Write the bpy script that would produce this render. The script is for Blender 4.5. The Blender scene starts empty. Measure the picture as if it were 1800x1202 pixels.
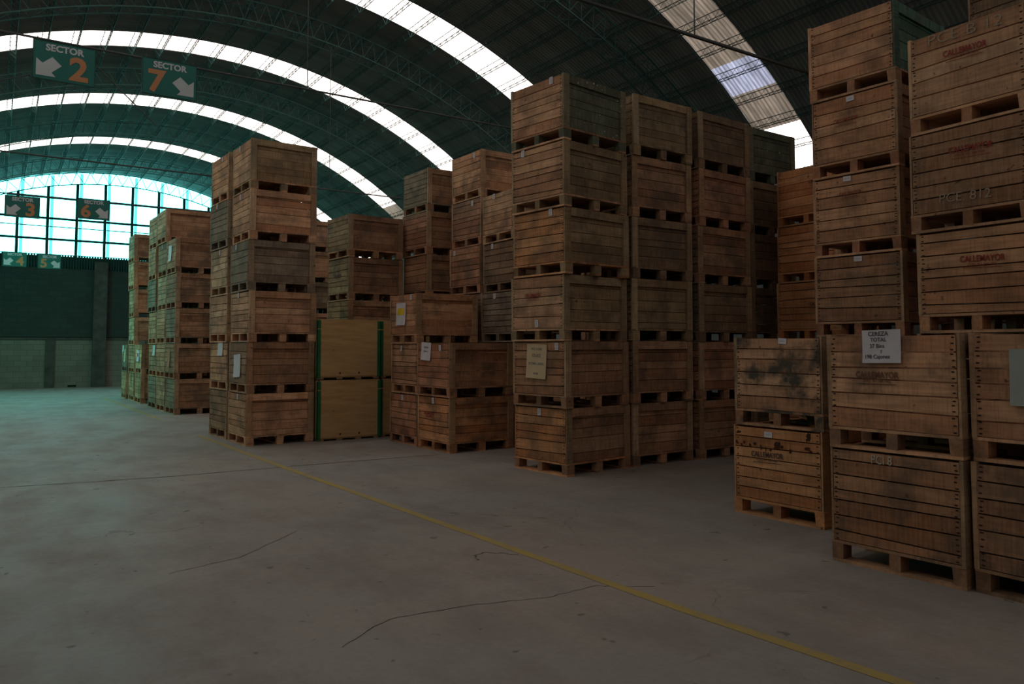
import bpy, bmesh, math, random
from math import sin, cos, pi, radians
from mathutils import Vector, Matrix

random.seed(7)
scn = bpy.context.scene
COL = scn.collection

# ------------------------------------------------------------------ camera, world, exposure
F_PX = 1351.2
YAW, PITCH = 0.591, 0.0546
cd = bpy.data.cameras.new('camera')
cd.sensor_fit = 'HORIZONTAL'; cd.sensor_width = 36.0
cd.lens = 36.0 * F_PX / 1800.0
cd.shift_y = -65.0 / 1800.0
cd.clip_start = 0.05; cd.clip_end = 200
cam = bpy.data.objects.new('camera', cd); COL.objects.link(cam)
cam.location = (0, 0, 1.508)
cam.rotation_euler = (pi / 2 + PITCH, 0, -YAW)
scn.camera = cam

w = bpy.data.worlds.new('world'); scn.world = w; w.use_nodes = True
w.node_tree.nodes['Background'].inputs[0].default_value = (0.75, 0.87, 1.0, 1)
w.node_tree.nodes['Background'].inputs[1].default_value = 1.0
scn.view_settings.view_transform = 'Standard'
scn.view_settings.look = 'None'
scn.view_settings.exposure = 0.0
scn.view_settings.gamma = 1.0
scn.view_settings.use_curve_mapping = False

SKY_L = (2.45, 2.20, 2.04)        # daylight through a clean translucent roof sheet
WIN_L = (1.15, 6.0, 5.9)         # daylight through the green end-wall glazing
# ------------------------------------------------------------------ hall dimensions
XC, ZC, RA = 3.92, -2.76, 11.03
YW, YF = 33.2, -13.0
XR, XL = 12.0, -4.16
ZS = ZC + math.sqrt(RA**2 - (XR - XC)**2)          # springing height
AMAX = math.asin((XR - XC) / RA)
SKY_C = [-10.6, -5.8, -1.05, 3.7, 8.5, 13.3, 18.07, 22.82, 27.82]
SKY_W = 0.95
TRUSS_Y = [4.95, 9.75, 14.55, 19.3, 24.07, 29.07]

# ------------------------------------------------------------------ node helpers
def new_mat(name):
    m = bpy.data.materials.new(name); m.use_nodes = True
    nt = m.node_tree; nt.nodes.clear()
    out = nt.nodes.new('ShaderNodeOutputMaterial')
    return m, nt, out
def N(nt, typ, **kw):
    n = nt.nodes.new(typ)
    for k, v in kw.items():
        if k.startswith('i_'): n.inputs[k[2:].replace('_', ' ')].default_value = v
        else: setattr(n, k, v)
    return n
def L(nt, a, b): nt.links.new(a, b)
def mix(nt, f, a, b, blend='MIX'):
    n = nt.nodes.new('ShaderNodeMix'); n.data_type = 'RGBA'; n.blend_type = blend
    for sock, v in ((n.inputs[0], f), (n.inputs[6], a), (n.inputs[7], b)):
        if isinstance(v, (int, float)): sock.default_value = v
        elif isinstance(v, tuple): sock.default_value = (*v[:3], 1)
        else: L(nt, v, sock)
    return n.outputs[2]
def math_(nt, op, a, b=0.0, clamp=False):
    n = nt.nodes.new('ShaderNodeMath'); n.operation = op; n.use_clamp = clamp
    for sock, v in zip(n.inputs, (a, b)):
        if isinstance(v, (int, float)): sock.default_value = v
        else: L(nt, v, sock)
    return n.outputs[0]
def ramp(nt, v, lo, hi, a=0.0, b=1.0):
    n = nt.nodes.new('ShaderNodeMapRange'); n.clamp = True
    L(nt, v, n.inputs[0])
    for i, x in enumerate((lo, hi, a, b)): n.inputs[i + 1].default_value = x
    return n.outputs[0]
def noise(nt, vec, scale, detail=3, rough=0.55):
    n = nt.nodes.new('ShaderNodeTexNoise'); n.inputs['Scale'].default_value = scale
    n.inputs['Detail'].default_value = detail; n.inputs['Roughness'].default_value = rough
    L(nt, vec, n.inputs['Vector']); return n.outputs['Fac']
def scaled(nt, vec, s):
    n = nt.nodes.new('ShaderNodeVectorMath'); n.operation = 'MULTIPLY'
    L(nt, vec, n.inputs[0]); n.inputs[1].default_value = s; return n.outputs[0]
def principled(nt, out, color, rough=0.8, spec=0.3, metal=0.0):
    p = nt.nodes.new('ShaderNodeBsdfPrincipled')
    if isinstance(color, tuple): p.inputs['Base Color'].default_value = (*color[:3], 1)
    else: L(nt, color, p.inputs['Base Color'])
    if isinstance(rough, (int, float)): p.inputs['Roughness'].default_value = rough
    else: L(nt, rough, p.inputs['Roughness'])
    p.inputs['Specular IOR Level'].default_value = spec
    p.inputs['Metallic'].default_value = metal
    L(nt, p.outputs[0], out.inputs[0]); return p
def flat(name, col, rough=0.8, spec=0.3, vary=0.15, scale=6.0):
    m, nt, out = new_mat(name)
    tc = N(nt, 'ShaderNodeTexCoord')
    f = noise(nt, tc.outputs['Object'], scale, 4)
    dark = tuple(c * (1 - vary * 1.6) for c in col); lite = tuple(min(1, c * (1 + vary)) for c in col)
    principled(nt, out, mix(nt, ramp(nt, f, .3, .7), dark, lite), rough, spec)
    return m

# ------------------------------------------------------------------ materials
def wood(name, axis, weather_amt=1.0):
    """sawn wood; grain runs along axis; tint and weathering from the object's colour"""
    m, nt, out = new_mat(name)
    tc = N(nt, 'ShaderNodeTexCoord'); oi = N(nt, 'ShaderNodeObjectInfo')
    at = N(nt, 'ShaderNodeAttribute', attribute_name='tone')
    comb = N(nt, 'ShaderNodeCombineXYZ')
    r = math_(nt, 'MULTIPLY', oi.outputs['Random'], 91.7)
    t7 = math_(nt, 'MULTIPLY', at.outputs['Fac'], 37.0)
    L(nt, r, comb.inputs[0]); L(nt, math_(nt, 'ADD', r, t7), comb.inputs[1]); L(nt, t7, comb.inputs[2])
    add = N(nt, 'ShaderNodeVectorMath', operation='ADD')
    L(nt, tc.outputs['Object'], add.inputs[0]); L(nt, comb.outputs[0], add.inputs[1])
    v = add.outputs[0]
    g = [1.0, 1.0, 1.0]; g = [26.0, 26.0, 26.0]; g[axis] = 1.6
    fine = noise(nt, scaled(nt, v, tuple(g)), 1.5, 5, .6)
    g2 = [4.0] * 3; g2[axis] = 60.0
    saw = noise(nt, scaled(nt, v, tuple(g2)), 1.0, 2, .5)
    # surface coordinate of the bin itself: stains cross planks
    comb2 = N(nt, 'ShaderNodeCombineXYZ'); L(nt, r, comb2.inputs[0]); L(nt, r, comb2.inputs[2])
    add2 = N(nt, 'ShaderNodeVectorMath', operation='ADD')
    L(nt, tc.outputs['Object'], add2.inputs[0]); L(nt, comb2.outputs[0], add2.inputs[1])
    stain = noise(nt, add2.outputs[0], 3.2, 5, .62)
    spots = noise(nt, add2.outputs[0], 14.0, 2, .5)
    base = oi.outputs['Color']
    tone = at.outputs['Fac']
    hs = N(nt, 'ShaderNodeHueSaturation')
    L(nt, base, hs.inputs['Color'])
    L(nt, ramp(nt, tone, 0, 1, .493, .507), hs.inputs['Hue'])
    L(nt, ramp(nt, tone, 0, 1, 1.1, .95), hs.inputs['Saturation'])
    L(nt, ramp(nt, tone, 0, 1, .86, 1.42), hs.inputs['Value'])
    blot = noise(nt, scaled(nt, add.outputs[0], (1, 1, 1)), 2.3, 4, .6)
    c = mix(nt, ramp(nt, fine, .38, .66, 0.0, .62), hs.outputs[0], mix(nt, .6, hs.outputs[0], (.09, .045, .02)))
    c = mix(nt, ramp(nt, saw, .42, .66, 0.0, .34), c, mix(nt, .5, c, (.5, .4, .3)))
    c = mix(nt, ramp(nt, saw, .5, .3, 0.0, .3), c, mix(nt, .75, c, (.06, .035, .02)))
    c = mix(nt, ramp(nt, blot, .38, .62, 0.45, 0.0), c, mix(nt, .6, c, (.10, .06, .035)))
    c = mix(nt, ramp(nt, blot, .55, .72, 0.0, 0.3), c, mix(nt, .5, c, (.6, .42, .28)))
    wf = math_(nt, 'MULTIPLY', ramp(nt, stain, .45, .62), oi.outputs['Alpha'])
    wf = math_(nt, 'MULTIPLY', wf, weather_amt, True)
    c = mix(nt, wf, c, (.075, .066, .052))
    c = mix(nt, ramp(nt, spots, .70, .76, 0, .75), c, (.05, .025, .015))
    p = principled(nt, out, c, .82, .18)
    b = N(nt, 'ShaderNodeBump'); b.inputs['Strength'].default_value = .35; b.inputs['Distance'].default_value = .004
    L(nt, fine, b.inputs['Height']); L(nt, b.outputs[0], p.inputs['Normal'])
    return m
WX, WY, WZ = wood('wood_grain_lengthwise', 0), wood('wood_grain_crosswise', 1), wood('wood_grain_upright', 2)

NAIL = flat('nail_rust', (.035, .02, .015), .7)
PAPER = flat('white_paper', (.62, .60, .64), .7, vary=.05, scale=9)
TAN = flat('buff_card', (.55, .42, .26), .8, vary=.05)
GREYP = flat('grey_card', (.34, .37, .34), .8, vary=.05)
INK = flat('ink', (.09, .08, .11), .8, vary=.05)
INKB = flat('faded_ink', (.26, .23, .24), .8, vary=.05)
STAMP_R = flat('red_stamp_ink', (.30, .045, .035), .8, vary=.3, scale=60)
STAMP_D = flat('dark_stamp_ink', (.09, .06, .06), .8, vary=.4, scale=60)
CHALKB = flat('bright_chalk', (.5, .45, .38), .95, vary=.2, scale=60)
STAMP_F = flat('faded_stamp_ink', (.17, .085, .055), .8, vary=.3, scale=60)
STAMP_P = flat('pale_red_stamp_ink', (.33, .10, .06), .8, vary=.3, scale=60)
CHALK = flat('chalk', (.36, .29, .22), .95, vary=.2, scale=60)
YELLOWP = flat('yellow_highlight', (.75, .52, .02), .8)
CARDR = flat('reddish_card', (.42, .19, .12), .8)
REDP = flat('red_highlight', (.55, .08, .05), .8)
STEEL = flat('green_painted_steel', (.014, .055, .047), .6, .3)
STEELD = flat('dark_green_steel', (.012, .045, .04), .7, .2)
ROD = flat('grey_rod', (.05, .06, .058), .6, .4)
POSTG = flat('green_post_paint', (.01, .14, .05), .45, .5)
SIGNG = flat('sign_green', (.014, .15, .125), .5, .4, vary=.06)
SIGNW = flat('sign_white', (.50, .56, .58), .6, .3, vary=.04)
SIGNO = flat('sign_orange', (.50, .235, .11), .6, .3, vary=.04)
BOUNCEWALL = flat('pale_bounce_wall', (.55, .50, .44), .9)  # unseen left wall, made pale to bounce light onto the bin fronts
GREYWALL = flat('grey_render', (.16, .18, .18), .9)
CONC = flat('dark_concrete', (.075, .072, .062), .9, vary=.25, scale=3)
BLACK = flat('black_opening', (.01, .01, .01), .9)

def ply():
    m, nt, out = new_mat('plywood')
    tc = N(nt, 'ShaderNodeTexCoord')
    g = noise(nt, scaled(nt, tc.outputs['Object'], (1.2, 1.2, 9)), 2.2, 5, .6)
    s = noise(nt, tc.outputs['Object'], 1.7, 4, .6)
    k = noise(nt, tc.outputs['Object'], 9.0, 2, .5)
    c = mix(nt, ramp(nt, g, .3, .7), (.56, .36, .16), (.40, .24, .10))
    c = mix(nt, ramp(nt, s, .5, .7, 0, .6), c, (.46, .33, .19))
    c = mix(nt, ramp(nt, k, .71, .75, 0, .8), c, (.16, .07, .03))
    principled(nt, out, c, .7, .3); return m
PLY = ply()

def floor_mat():
    m, nt, out = new_mat('worn_concrete')
    tc = N(nt, 'ShaderNodeTexCoord'); P = tc.outputs['Object']
    big = noise(nt, P, .35, 5, .6)
    med = noise(nt, scaled(nt, P, (1.0, .55, 1)), 1.6, 8, .68)
    streak = noise(nt, scaled(nt, P, (.5, 1.6, 1)), 1.3, 6, .6)
    finen = noise(nt, P, 22, 4, .7)
    speck = noise(nt, P, 7.0, 2, .5)
    c = mix(nt, ramp(nt, big, .35, .65), (.320, .272, .235), (.270, .262, .243))
    c = mix(nt, ramp(nt, med, .44, .64, 0, .6), c, (.21, .17, .15))
    c = mix(nt, ramp(nt, streak, .55, .75, 0, .55), c, (.36, .335, .32))
    c = mix(nt, ramp(nt, finen, .35, .65, 0, .22), c, (.14, .13, .125))
    c = mix(nt, ramp(nt, speck, .70, .73, 0, .6), c, (.06, .055, .05))
    # hairline cracks
    vo = N(nt, 'ShaderNodeTexVoronoi', feature='DISTANCE_TO_EDGE'); vo.inputs['Scale'].default_value = .23
    wob = N(nt, 'ShaderNodeTexNoise'); wob.inputs['Scale'].default_value = 1.4; wob.inputs['Detail'].default_value = 6
    L(nt, P, wob.inputs['Vector'])
    av = N(nt, 'ShaderNodeVectorMath', operation='ADD'); L(nt, P, av.inputs[0])
    L(nt, scaled(nt, wob.outputs['Color'], (1.1, 1.1, 0)), av.inputs[1]); L(nt, av.outputs[0], vo.inputs['Vector'])
    cr = ramp(nt, vo.outputs['Distance'], .0, .0022, .6, 0)
    crm = math_(nt, 'MULTIPLY', cr, ramp(nt, noise(nt, P, .8, 3), .45, .6))
    c = mix(nt, crm, c, (.07, .055, .045))
    r = ramp(nt, med, .3, .7, .52, .74)
    p = principled(nt, out, c, r, .28)
    b = N(nt, 'ShaderNodeBump'); b.inputs['Strength'].default_value = .2; b.inputs['Distance'].default_value = .01
    L(nt, finen, b.inputs['Height']); L(nt, b.outputs[0], p.inputs['Normal'])
    return m

def block_wall(name, c1, c2, mortar):
    m, nt, out = new_mat(name)
    tc = N(nt, 'ShaderNodeTexCoord')
    sx = N(nt, 'ShaderNodeSeparateXYZ'); L(nt, tc.outputs['Object'], sx.inputs[0])
    cb = N(nt, 'ShaderNodeCombineXYZ'); L(nt, math_(nt, 'ADD', sx.outputs[0], sx.outputs[1]), cb.inputs[0]); L(nt, sx.outputs[2], cb.inputs[1])
    br = N(nt, 'ShaderNodeTexBrick'); br.inputs['Scale'].default_value = 1.0
    br.inputs['Brick Width'].default_value = .40; br.inputs['Row Height'].default_value = .20
    br.inputs['Mortar Size'].default_value = .006; br.inputs['Bias'].default_value = 0
    br.inputs['Color1'].default_value = (*c1, 1); br.inputs['Color2'].default_value = (*c2, 1); br.inputs['Mortar'].default_value = (*mortar, 1)
    L(nt, cb.outputs[0], br.inputs['Vector'])
    n = noise(nt, tc.outputs['Object'], 1.3, 6, .65)
    c = mix(nt, ramp(nt, n, .45, .75, 0, .5), br.outputs['Color'], mortar)
    p = principled(nt, out, c, .9, .2)
    return m
BLOCK_DARK = block_wall('grey_block_masonry', (.042, .056, .05), (.036, .048, .044), (.026, .034, .032))
BLOCK_PALE = block_wall('whitewashed_block_masonry', (.20, .19, .15), (.165, .158, .125), (.105, .10, .082))

def roof_mat():
    m, nt, out = new_mat('grey_corrugated_sheet')
    tc = N(nt, 'ShaderNodeTexCoord')
    n = noise(nt, scaled(nt, tc.outputs['Object'], (.4, 2.0, .4)), 1.3, 5, .6)
    c = mix(nt, ramp(nt, n, .35, .7), (.11, .115, .112), (.19, .19, .18))
    principled(nt, out, c, .75, .25); return m
ROOF = roof_mat()

def glazing(name, col, strength, dirt=0.0, dirtcol=(.25, .2, .15), stripes=.0):
    """backlit translucent sheet: daylight comes through it"""
    m, nt, out = new_mat(name)
    tc = N(nt, 'ShaderNodeTexCoord'); P = tc.outputs['Object']
    n1 = noise(nt, P, 1.1, 5, .6)
    f = ramp(nt, n1, .35, .65, 1 - .35 * dirt, 1.0)
    if stripes:
        sx = N(nt, 'ShaderNodeSeparateXYZ'); L(nt, P, sx.inputs[0])
        s = math_(nt, 'SINE', math_(nt, 'MULTIPLY', sx.outputs[1], 2 * pi / .076))
        streak = noise(nt, scaled(nt, P, (.7, 9, .7)), 1.5, 4, .6)
        f = math_(nt, 'MULTIPLY', f, ramp(nt, s, -.8, .9, 1 - stripes, 1.0))
        f = math_(nt, 'MULTIPLY', f, ramp(nt, streak, .35, .65, 1 - stripes, 1.25))
    c = mix(nt, dirt, col, tuple(a * b for a, b in zip(col, dirtcol)))
    em = N(nt, 'ShaderNodeEmission'); L(nt, c, em.inputs[0])
    L(nt, math_(nt, 'MULTIPLY', f, strength), em.inputs[1])
    df = N(nt, 'ShaderNodeBsdfDiffuse'); df.inputs[0].default_value = (.3, .3, .28, 1)
    ad = N(nt, 'ShaderNodeAddShader'); L(nt, em.outputs[0], ad.inputs[0]); L(nt, df.outputs[0], ad.inputs[1])
    L(nt, ad.outputs[0], out.inputs[0])
    return m
SKYM = glazing('translucent_roof_sheet', SKY_L, 1.0, 0.0, stripes=.12)
SKYD = glazing('grimy_translucent_sheet', SKY_L, 1.0, 1.0, (.135, .118, .10), stripes=.5)
SKYN = glazing('dimmed_translucent_sheet', SKY_L, 1.0, 1.0, (.6, .6, .6))  # out-of-view strips, dimmed to weaken the light from behind the camera
SKYB = glazing('half_grimy_translucent_sheet', SKY_L, 1.0, 1.0, (.25, .29, .42), stripes=.5)
WINM = glazing('green_translucent_glazing', WIN_L, 1.0, 0.1)

# ------------------------------------------------------------------ mesh builder
class MB:
    def __init__(s): s.v = []; s.f = []; s.m = []; s.t = []; s.mats = []; s.smooth = False
    def mat(s, m):
        if m not in s.mats: s.mats.append(m)
        return s.mats.index(m)
    def poly(s, pts, faces, m, tone=.5):
        b = len(s.v); s.v += [tuple(p) for p in pts]; k = s.mat(m)
        for f in faces: s.f.append(tuple(b + i for i in f)); s.m.append(k); s.t.append(tone)
    def box(s, x0, x1, y0, y1, z0, z1, m, tone=.5, jit=None):
        P = [(x0, y0, z0), (x1, y0, z0), (x1, y1, z0), (x0, y1, z0), (x0, y0, z1), (x1, y0, z1), (x1, y1, z1), (x0, y1, z1)]
        if jit: P = [tuple(c + d for c, d in zip(p, jit(i, p))) for i, p in enumerate(P)]
        s.poly(P, [(0, 3, 2, 1), (4, 5, 6, 7), (0, 1, 5, 4), (1, 2, 6, 5), (2, 3, 7, 6), (3, 0, 4, 7)], m, tone)
    def bar(s, a, b, r, m, n=4, up=(0, 0, 1)):
        a, b = Vector(a), Vector(b); d = (b - a).normalized(); u = Vector(up)
        if abs(d.dot(u)) > .95: u = Vector((1, 0, 0))
        p = d.cross(u).normalized(); q = d.cross(p)
        P = []
        for c in (a, b):
            for i in range(n):
                an = 2 * pi * (i + .5) / n
                P.append(c + p * r * cos(an) + q * r * sin(an))
        F = [(i, (i + 1) % n, n + (i + 1) % n, n + i) for i in range(n)] + [tuple(range(n))[::-1], tuple(range(n, 2 * n))]
        s.poly(P, F, m)
    def mesh(s, name):
        me = bpy.data.meshes.new(name); me.from_pydata(s.v, [], s.f)
        for m in s.mats: me.materials.append(m)
        me.polygons.foreach_set('material_index', s.m)
        a = me.attributes.new('tone', 'FLOAT', 'FACE'); a.data.foreach_set('value', s.t)
        if s.smooth: me.polygons.foreach_set('use_smooth', [True] * len(s.f))
        me.update(); return me
def link(name, me, parent=None, loc=None, color=None, rot=None):
    o = bpy.data.objects.new(name, me); COL.objects.link(o)
    if parent: o.parent = parent
    if loc: o.location = loc
    if rot: o.rotation_euler = rot
    if color: o.color = color
    return o
def thing(name, label, cat, loc=(0, 0, 0), rz=0.0, group=None, data=None):
    o = link(name, data, None, loc, None, (0, 0, rz)); o['label'] = label; o['category'] = cat
    if group: o['group'] = group
    return o
def struct(name, me, label=None, **k):
    o = link(name, me, **k); o['kind'] = 'structure'
    if label: o['label'] = label
    return o

FONT_CACHE = {}
def text_mesh(txt, size, m, bold=0.0, extrude=.0005, font_w=1.0):
    key = (txt, size, m.name, bold, extrude, font_w)
    if key in FONT_CACHE: return FONT_CACHE[key]
    cu = bpy.data.curves.new('lettering', 'FONT'); cu.body = txt; cu.size = size
    cu.align_x = 'CENTER'; cu.align_y = 'CENTER'; cu.extrude = extrude; cu.offset = bold; cu.resolution_u = 3
    o = bpy.data.objects.new('lettering', cu); COL.objects.link(o)
    dg = bpy.context.evaluated_depsgraph_get(); dg.update()
    me = bpy.data.meshes.new_from_object(o.evaluated_get(dg))
    bpy.data.objects.remove(o); bpy.data.curves.remove(cu)
    me.materials.clear(); me.materials.append(m)
    if font_w != 1.0: me.transform(Matrix.Diagonal((font_w, 1, 1, 1)))
    FONT_CACHE[key] = me; return me
# text plane XY -> a surface facing -X, read from outside (right = -Y, up = Z)
TO_FRONT = Matrix(((0, 0, -1), (-1, 0, 0), (0, 1, 0))).to_euler()
# ... facing -Y (right = +X, up = Z)
TO_SOUTH = Matrix(((1, 0, 0), (0, 0, -1), (0, 1, 0))).to_euler()

# ------------------------------------------------------------------ setting: floor, walls, roof
mb = MB(); mb.poly([(XL - .3, YF, 0), (XR + .3, YF, 0), (XR + .3, YW + .3, 0), (XL - .3, YW + .3, 0)], [(0, 1, 2, 3)], floor_mat())
mb.box(XL - .3, XR + .3, YF, YW + .3, -.2, -.002, CONC)
struct('floor', mb.mesh('floor'), 'worn grey concrete warehouse floor')

# control joint: shallow dark groove across the floor
mb = MB(); GRV = flat('joint_filler', (.075, .05, .04), .9)
pts = [(-4.0, 10.55), (.09, 10.0), (1.0, 9.84), (1.74, 9.74), (2.9, 9.72), (3.82, 9.70), (5.2, 9.62)]
for (a, b) in zip(pts, pts[1:]):
    for k in range(6):
        t0, t1 = k / 6, (k + 1) / 6
        w0 = .009 + .007 * random.random()
        x0, y0 = a[0] + (b[0] - a[0]) * t0, a[1] + (b[1] - a[1]) * t0
        x1, y1 = a[0] + (b[0] - a[0]) * t1, a[1] + (b[1] - a[1]) * t1
        mb.poly([(x0, y0 - w0, .0015), (x1, y1 - w0, .0015), (x1, y1 + w0, .0015), (x0, y0 + w0, .0015)], [(0, 1, 2, 3)], GRV)
struct('trim_1', mb.mesh('joint'), 'dark joint line across the floor')
mb = MB()
def crack(pts, wd):
    sm = []
    for (a, b) in zip(pts, pts[1:]):
        for k in range(7):
            t = k / 7; sm.append((a[0] + (b[0] - a[0]) * t + random.uniform(-.012, .012), a[1] + (b[1] - a[1]) * t + random.uniform(-.012, .012)))
    sm.append(pts[-1])
    for i, (a, b) in enumerate(zip(sm, sm[1:])):
        d = Vector((b[0] - a[0], b[1] - a[1])); n_ = Vector((-d.y, d.x)).normalized() * wd * random.uniform(.5, 1.2)
        mb.poly([(a[0] - n_.x, a[1] - n_.y, .0012), (b[0] - n_.x, b[1] - n_.y, .0012), (b[0] + n_.x, b[1] + n_.y, .0012), (a[0] + n_.x, a[1] + n_.y, .0012)], [(0, 1, 2, 3)], GRV)
crack([(1.49, 3.76), (1.85, 4.0), (2.3, 3.95), (2.8, 3.81), (3.2, 3.81), (3.5, 3.6)], .0035)
crack([(2.88, 4.72), (2.93, 4.85), (3.02, 4.88), (3.12, 4.8), (3.2, 4.68)], .004)
crack([(1.0, 5.6), (1.5, 5.75), (2.1, 6.3)], .004)
struct('trim_2', mb.mesh('cracks'), 'hairline cracks in the floor')

# yellow floor line, worn through between two painted runs
def ypaint():
    m, nt, out = new_mat('yellow_floor_paint')
    tc = N(nt, 'ShaderNodeTexCoord'); P = tc.outputs['Object']
    n = noise(nt, P, 9, 6, .7); k = noise(nt, P, 1.4, 3)
    c = mix(nt, ramp(nt, n, .5, .68, 0, .75), (.38, .28, .075), (.25, .22, .17))
    c = mix(nt, ramp(nt, k, .4, .7, 0, .35), c, (.26, .2, .12))
    principled(nt, out, c, .7, .3); return m
YP = ypaint()
yl = [(3.50, .6), (3.43, 1.95), (3.33, 3.19), (3.25, 5.11), (3.13, 7.9), (3.05, 9.73), (2.92, 14.0)]
yl2 = [(2.89, 17.6), (2.80, 22.0), (2.70, 25.8)]
for ps, lab in ((yl, 'yellow painted line running along the near aisle floor'), (yl2, 'faded yellow painted line on the far floor beyond a worn gap')):
    mb = MB(); W2 = .040
    for a, b in zip(ps, ps[1:]):
        n_ = 8
        for k in range(n_):
            p = [(a[0] + (b[0] - a[0]) * t, a[1] + (b[1] - a[1]) * t) for t in (k / n_, (k + 1) / n_)]
            mb.poly([(p[0][0] - W2, p[0][1], .002), (p[0][0] + W2, p[0][1], .002), (p[1][0] + W2, p[1][1], .002), (p[1][0] - W2, p[1][1], .002)], [(0, 1, 2, 3)], YP)
    thing('floor_line', lab, 'floor marking', data=mb.mesh('floor_line'))

# end wall (far) with lower pale panels, dark masonry above, columns and beam
mb = MB()
mb.box(XL, XR, YW, YW + .2, 1.86, 4.55, BLOCK_DARK)
mb.box(XL, XR, YW + .04, YW + .2, 0, 1.80, BLOCK_PALE)
mb.box(XL, XR, YW, YW + .2, 1.78, 1.88, CONC)
mb.box(121 / 121 * 2.28, 2.56, YW + .03, YW + .06, .02, .09, BLACK)
for xx in (-1.0, .05):
    pass
struct('wall_back', mb.mesh('wall_back'), 'far masonry end wall, pale blocks below and dark blocks above')
mb = MB()
for x0, x1, z1 in ((1.53, 1.82, 1.8), (3.05, 3.50, 4.75), (-1.5, -1.05, 4.75), (.0 - .05, .0 + .02, 0), (4.9, 5.2, 1.8), (7.2, 7.65, 4.75)):
    if z1: mb.box(x0, x1, YW - (.16 if z1 > 2 else .02), YW + .04, 0, z1, CONC)
struct('trim_3', mb.mesh('columns'), 'concrete columns of the end wall')
mb = MB()
z0 = 4.45
for i in range(int((XR - XL) / .09)):
    x = XL + i * .09
    mb.box(x, x + .06, YW - .03, YW, z0, 4.93, STEELD)
mb.box(XL, XR, YW, YW + .1, z0, 4.9, STEELD)
struct('trim_4', mb.mesh('cladding'), 'dark ribbed cladding strip under the end glazing')

# side walls, near wall
mb = MB(); mb.box(XR, XR + .2, YF, YW + .2, 0, ZS, GREYWALL); struct('wall_right', mb.mesh('wall_right'), 'grey side wall behind the stacks')
mb = MB(); mb.box(XL - .2, XL, YF, YW + .2, 0, ZS, BOUNCEWALL); struct('wall_left', mb.mesh('wall_left'))
mb = MB(); ring = [(XC + RA * sin(-AMAX + 2 * AMAX * i / 24), YF, ZC + RA * cos(-AMAX + 2 * AMAX * i / 24)) for i in range(25)]
mb.poly([(XL, YF, 0), (XR, YF, 0)] + ring[::-1], [tuple(range(27))], GREYWALL); struct('wall_front', mb.mesh('wall_front'))

# vaulted roof between the skylight strips
def vault(mb, y0, y1, a0, a1, m, fine=True, na=36):
    ys = []
    if fine:
        n = max(1, round((y1 - y0) / .076)); n *= 6
    else: n = 4
    for i in range(n + 1):
        y = y0 + (y1 - y0) * i / n
        r = RA + (.0085 * cos(2 * pi * y / .076) if fine else 0)
        ys.append((y, r))
    nn = max(2, int(na * abs(a1 - a0) / (2 * AMAX)))
    b = len(mb.v); k = mb.mat(m)
    for y, r in ys:
        for j in range(nn + 1):
            a = a0 + (a1 - a0) * j / nn
            mb.v.append((XC + r * sin(a), y, ZC + r * cos(a)))
    for i in range(n):
        for j in range(nn):
            p = b + i * (nn + 1) + j
            mb.f.append((p, p + 1, p + nn + 2, p + nn + 1)); mb.m.append(k); mb.t.append(.5)
mb = MB(); mb.smooth = True
edges = [YF]
for c in SKY_C: edges += [c - SKY_W / 2, c + SKY_W / 2]
edges.append(YW + .2)
for i in range(0, len(edges), 2):
    vault(mb, edges[i], edges[i + 1], -AMAX, AMAX, ROOF, fine=edges[i + 1] > 4)
struct('ceiling', mb.mesh('ceiling'), 'dark vaulted corrugated roof')

# skylight strips: one window each, its translucent sheets as parts
DA = radians(5.2)
for w_i, c in enumerate(SKY_C):
    root = link('window_%d' % (w_i + 2), None, loc=(0, 0, 0)); root['kind'] = 'structure'
    root['label'] = 'arched translucent skylight strip across the vault'
    n = 18
    cuts = [-AMAX + 2 * AMAX * i / n for i in range(n + 1)]
    if w_i == 4:
        cuts = [-AMAX + (radians(25.6) + AMAX) * i / 14 for i in range(15)] + [radians(34.6), radians(38.0), radians(42.3), AMAX]
    for i in range(len(cuts) - 1):
        mid = math.degrees((cuts[i] + cuts[i + 1]) / 2)
        m = SKYM
        if w_i == 4 and 25.6 < mid < 42.3: m = SKYB if 34.6 < mid < 38 else SKYD
        if w_i == 7 and mid > 38: m = SKYD
        if w_i < 4: m = SKYN
        mb = MB(); mb.smooth = True
        vault(mb, c - SKY_W / 2, c + SKY_W / 2, cuts[i], cuts[i + 1], m, fine=c > 3, na=60)
        link('translucent_sheet', mb.mesh('sheet'), root)

# end glazing: panes plus mullion grid, one window
win = link('window_1', None); win['kind'] = 'structure'; win['label'] = 'green tinted glazed end wall under the arch'
mb = MB(); n = 40
pane = [(XL, YW + .12, 4.88), (XR, YW + .12, 4.88)] + [(XC + RA * sin(AMAX - 2 * AMAX * i / n), YW + .12, ZC + RA * cos(AMAX - 2 * AMAX * i / n)) for i in range(n + 1)]
pane = [p for p in pane if p[2] >= 4.87]
mb.poly(pane, [tuple(range(len(pane)))], WINM); link('glazing', mb.mesh('glazing'), win)
POST_SHADE = glazing('post_shaded_glazing', (.16, 1.25, 1.2), 1.0)  # glowing strips: shade of posts outside, put into the glazing colour
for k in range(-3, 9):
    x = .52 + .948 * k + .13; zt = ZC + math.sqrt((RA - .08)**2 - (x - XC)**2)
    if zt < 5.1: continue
    mb = MB(); mb.box(x - .05, x + .05, YW + .09, YW + .115, 4.9, zt, POST_SHADE); link('post_shade_strip', mb.mesh('post_shade_strip'), win)
xm = [.52 + .948 * k for k in range(-4, 12)]
for x in xm:
    zt = ZC + math.sqrt((RA - .5)**2 - (x - XC)**2)
    if zt < 5.0: continue
    mb = MB(); mb.box(x - .048, x + .048, YW - .02, YW + .05, 4.9, zt, STEELD); link('mullion', mb.mesh('mullion'), win)
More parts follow.
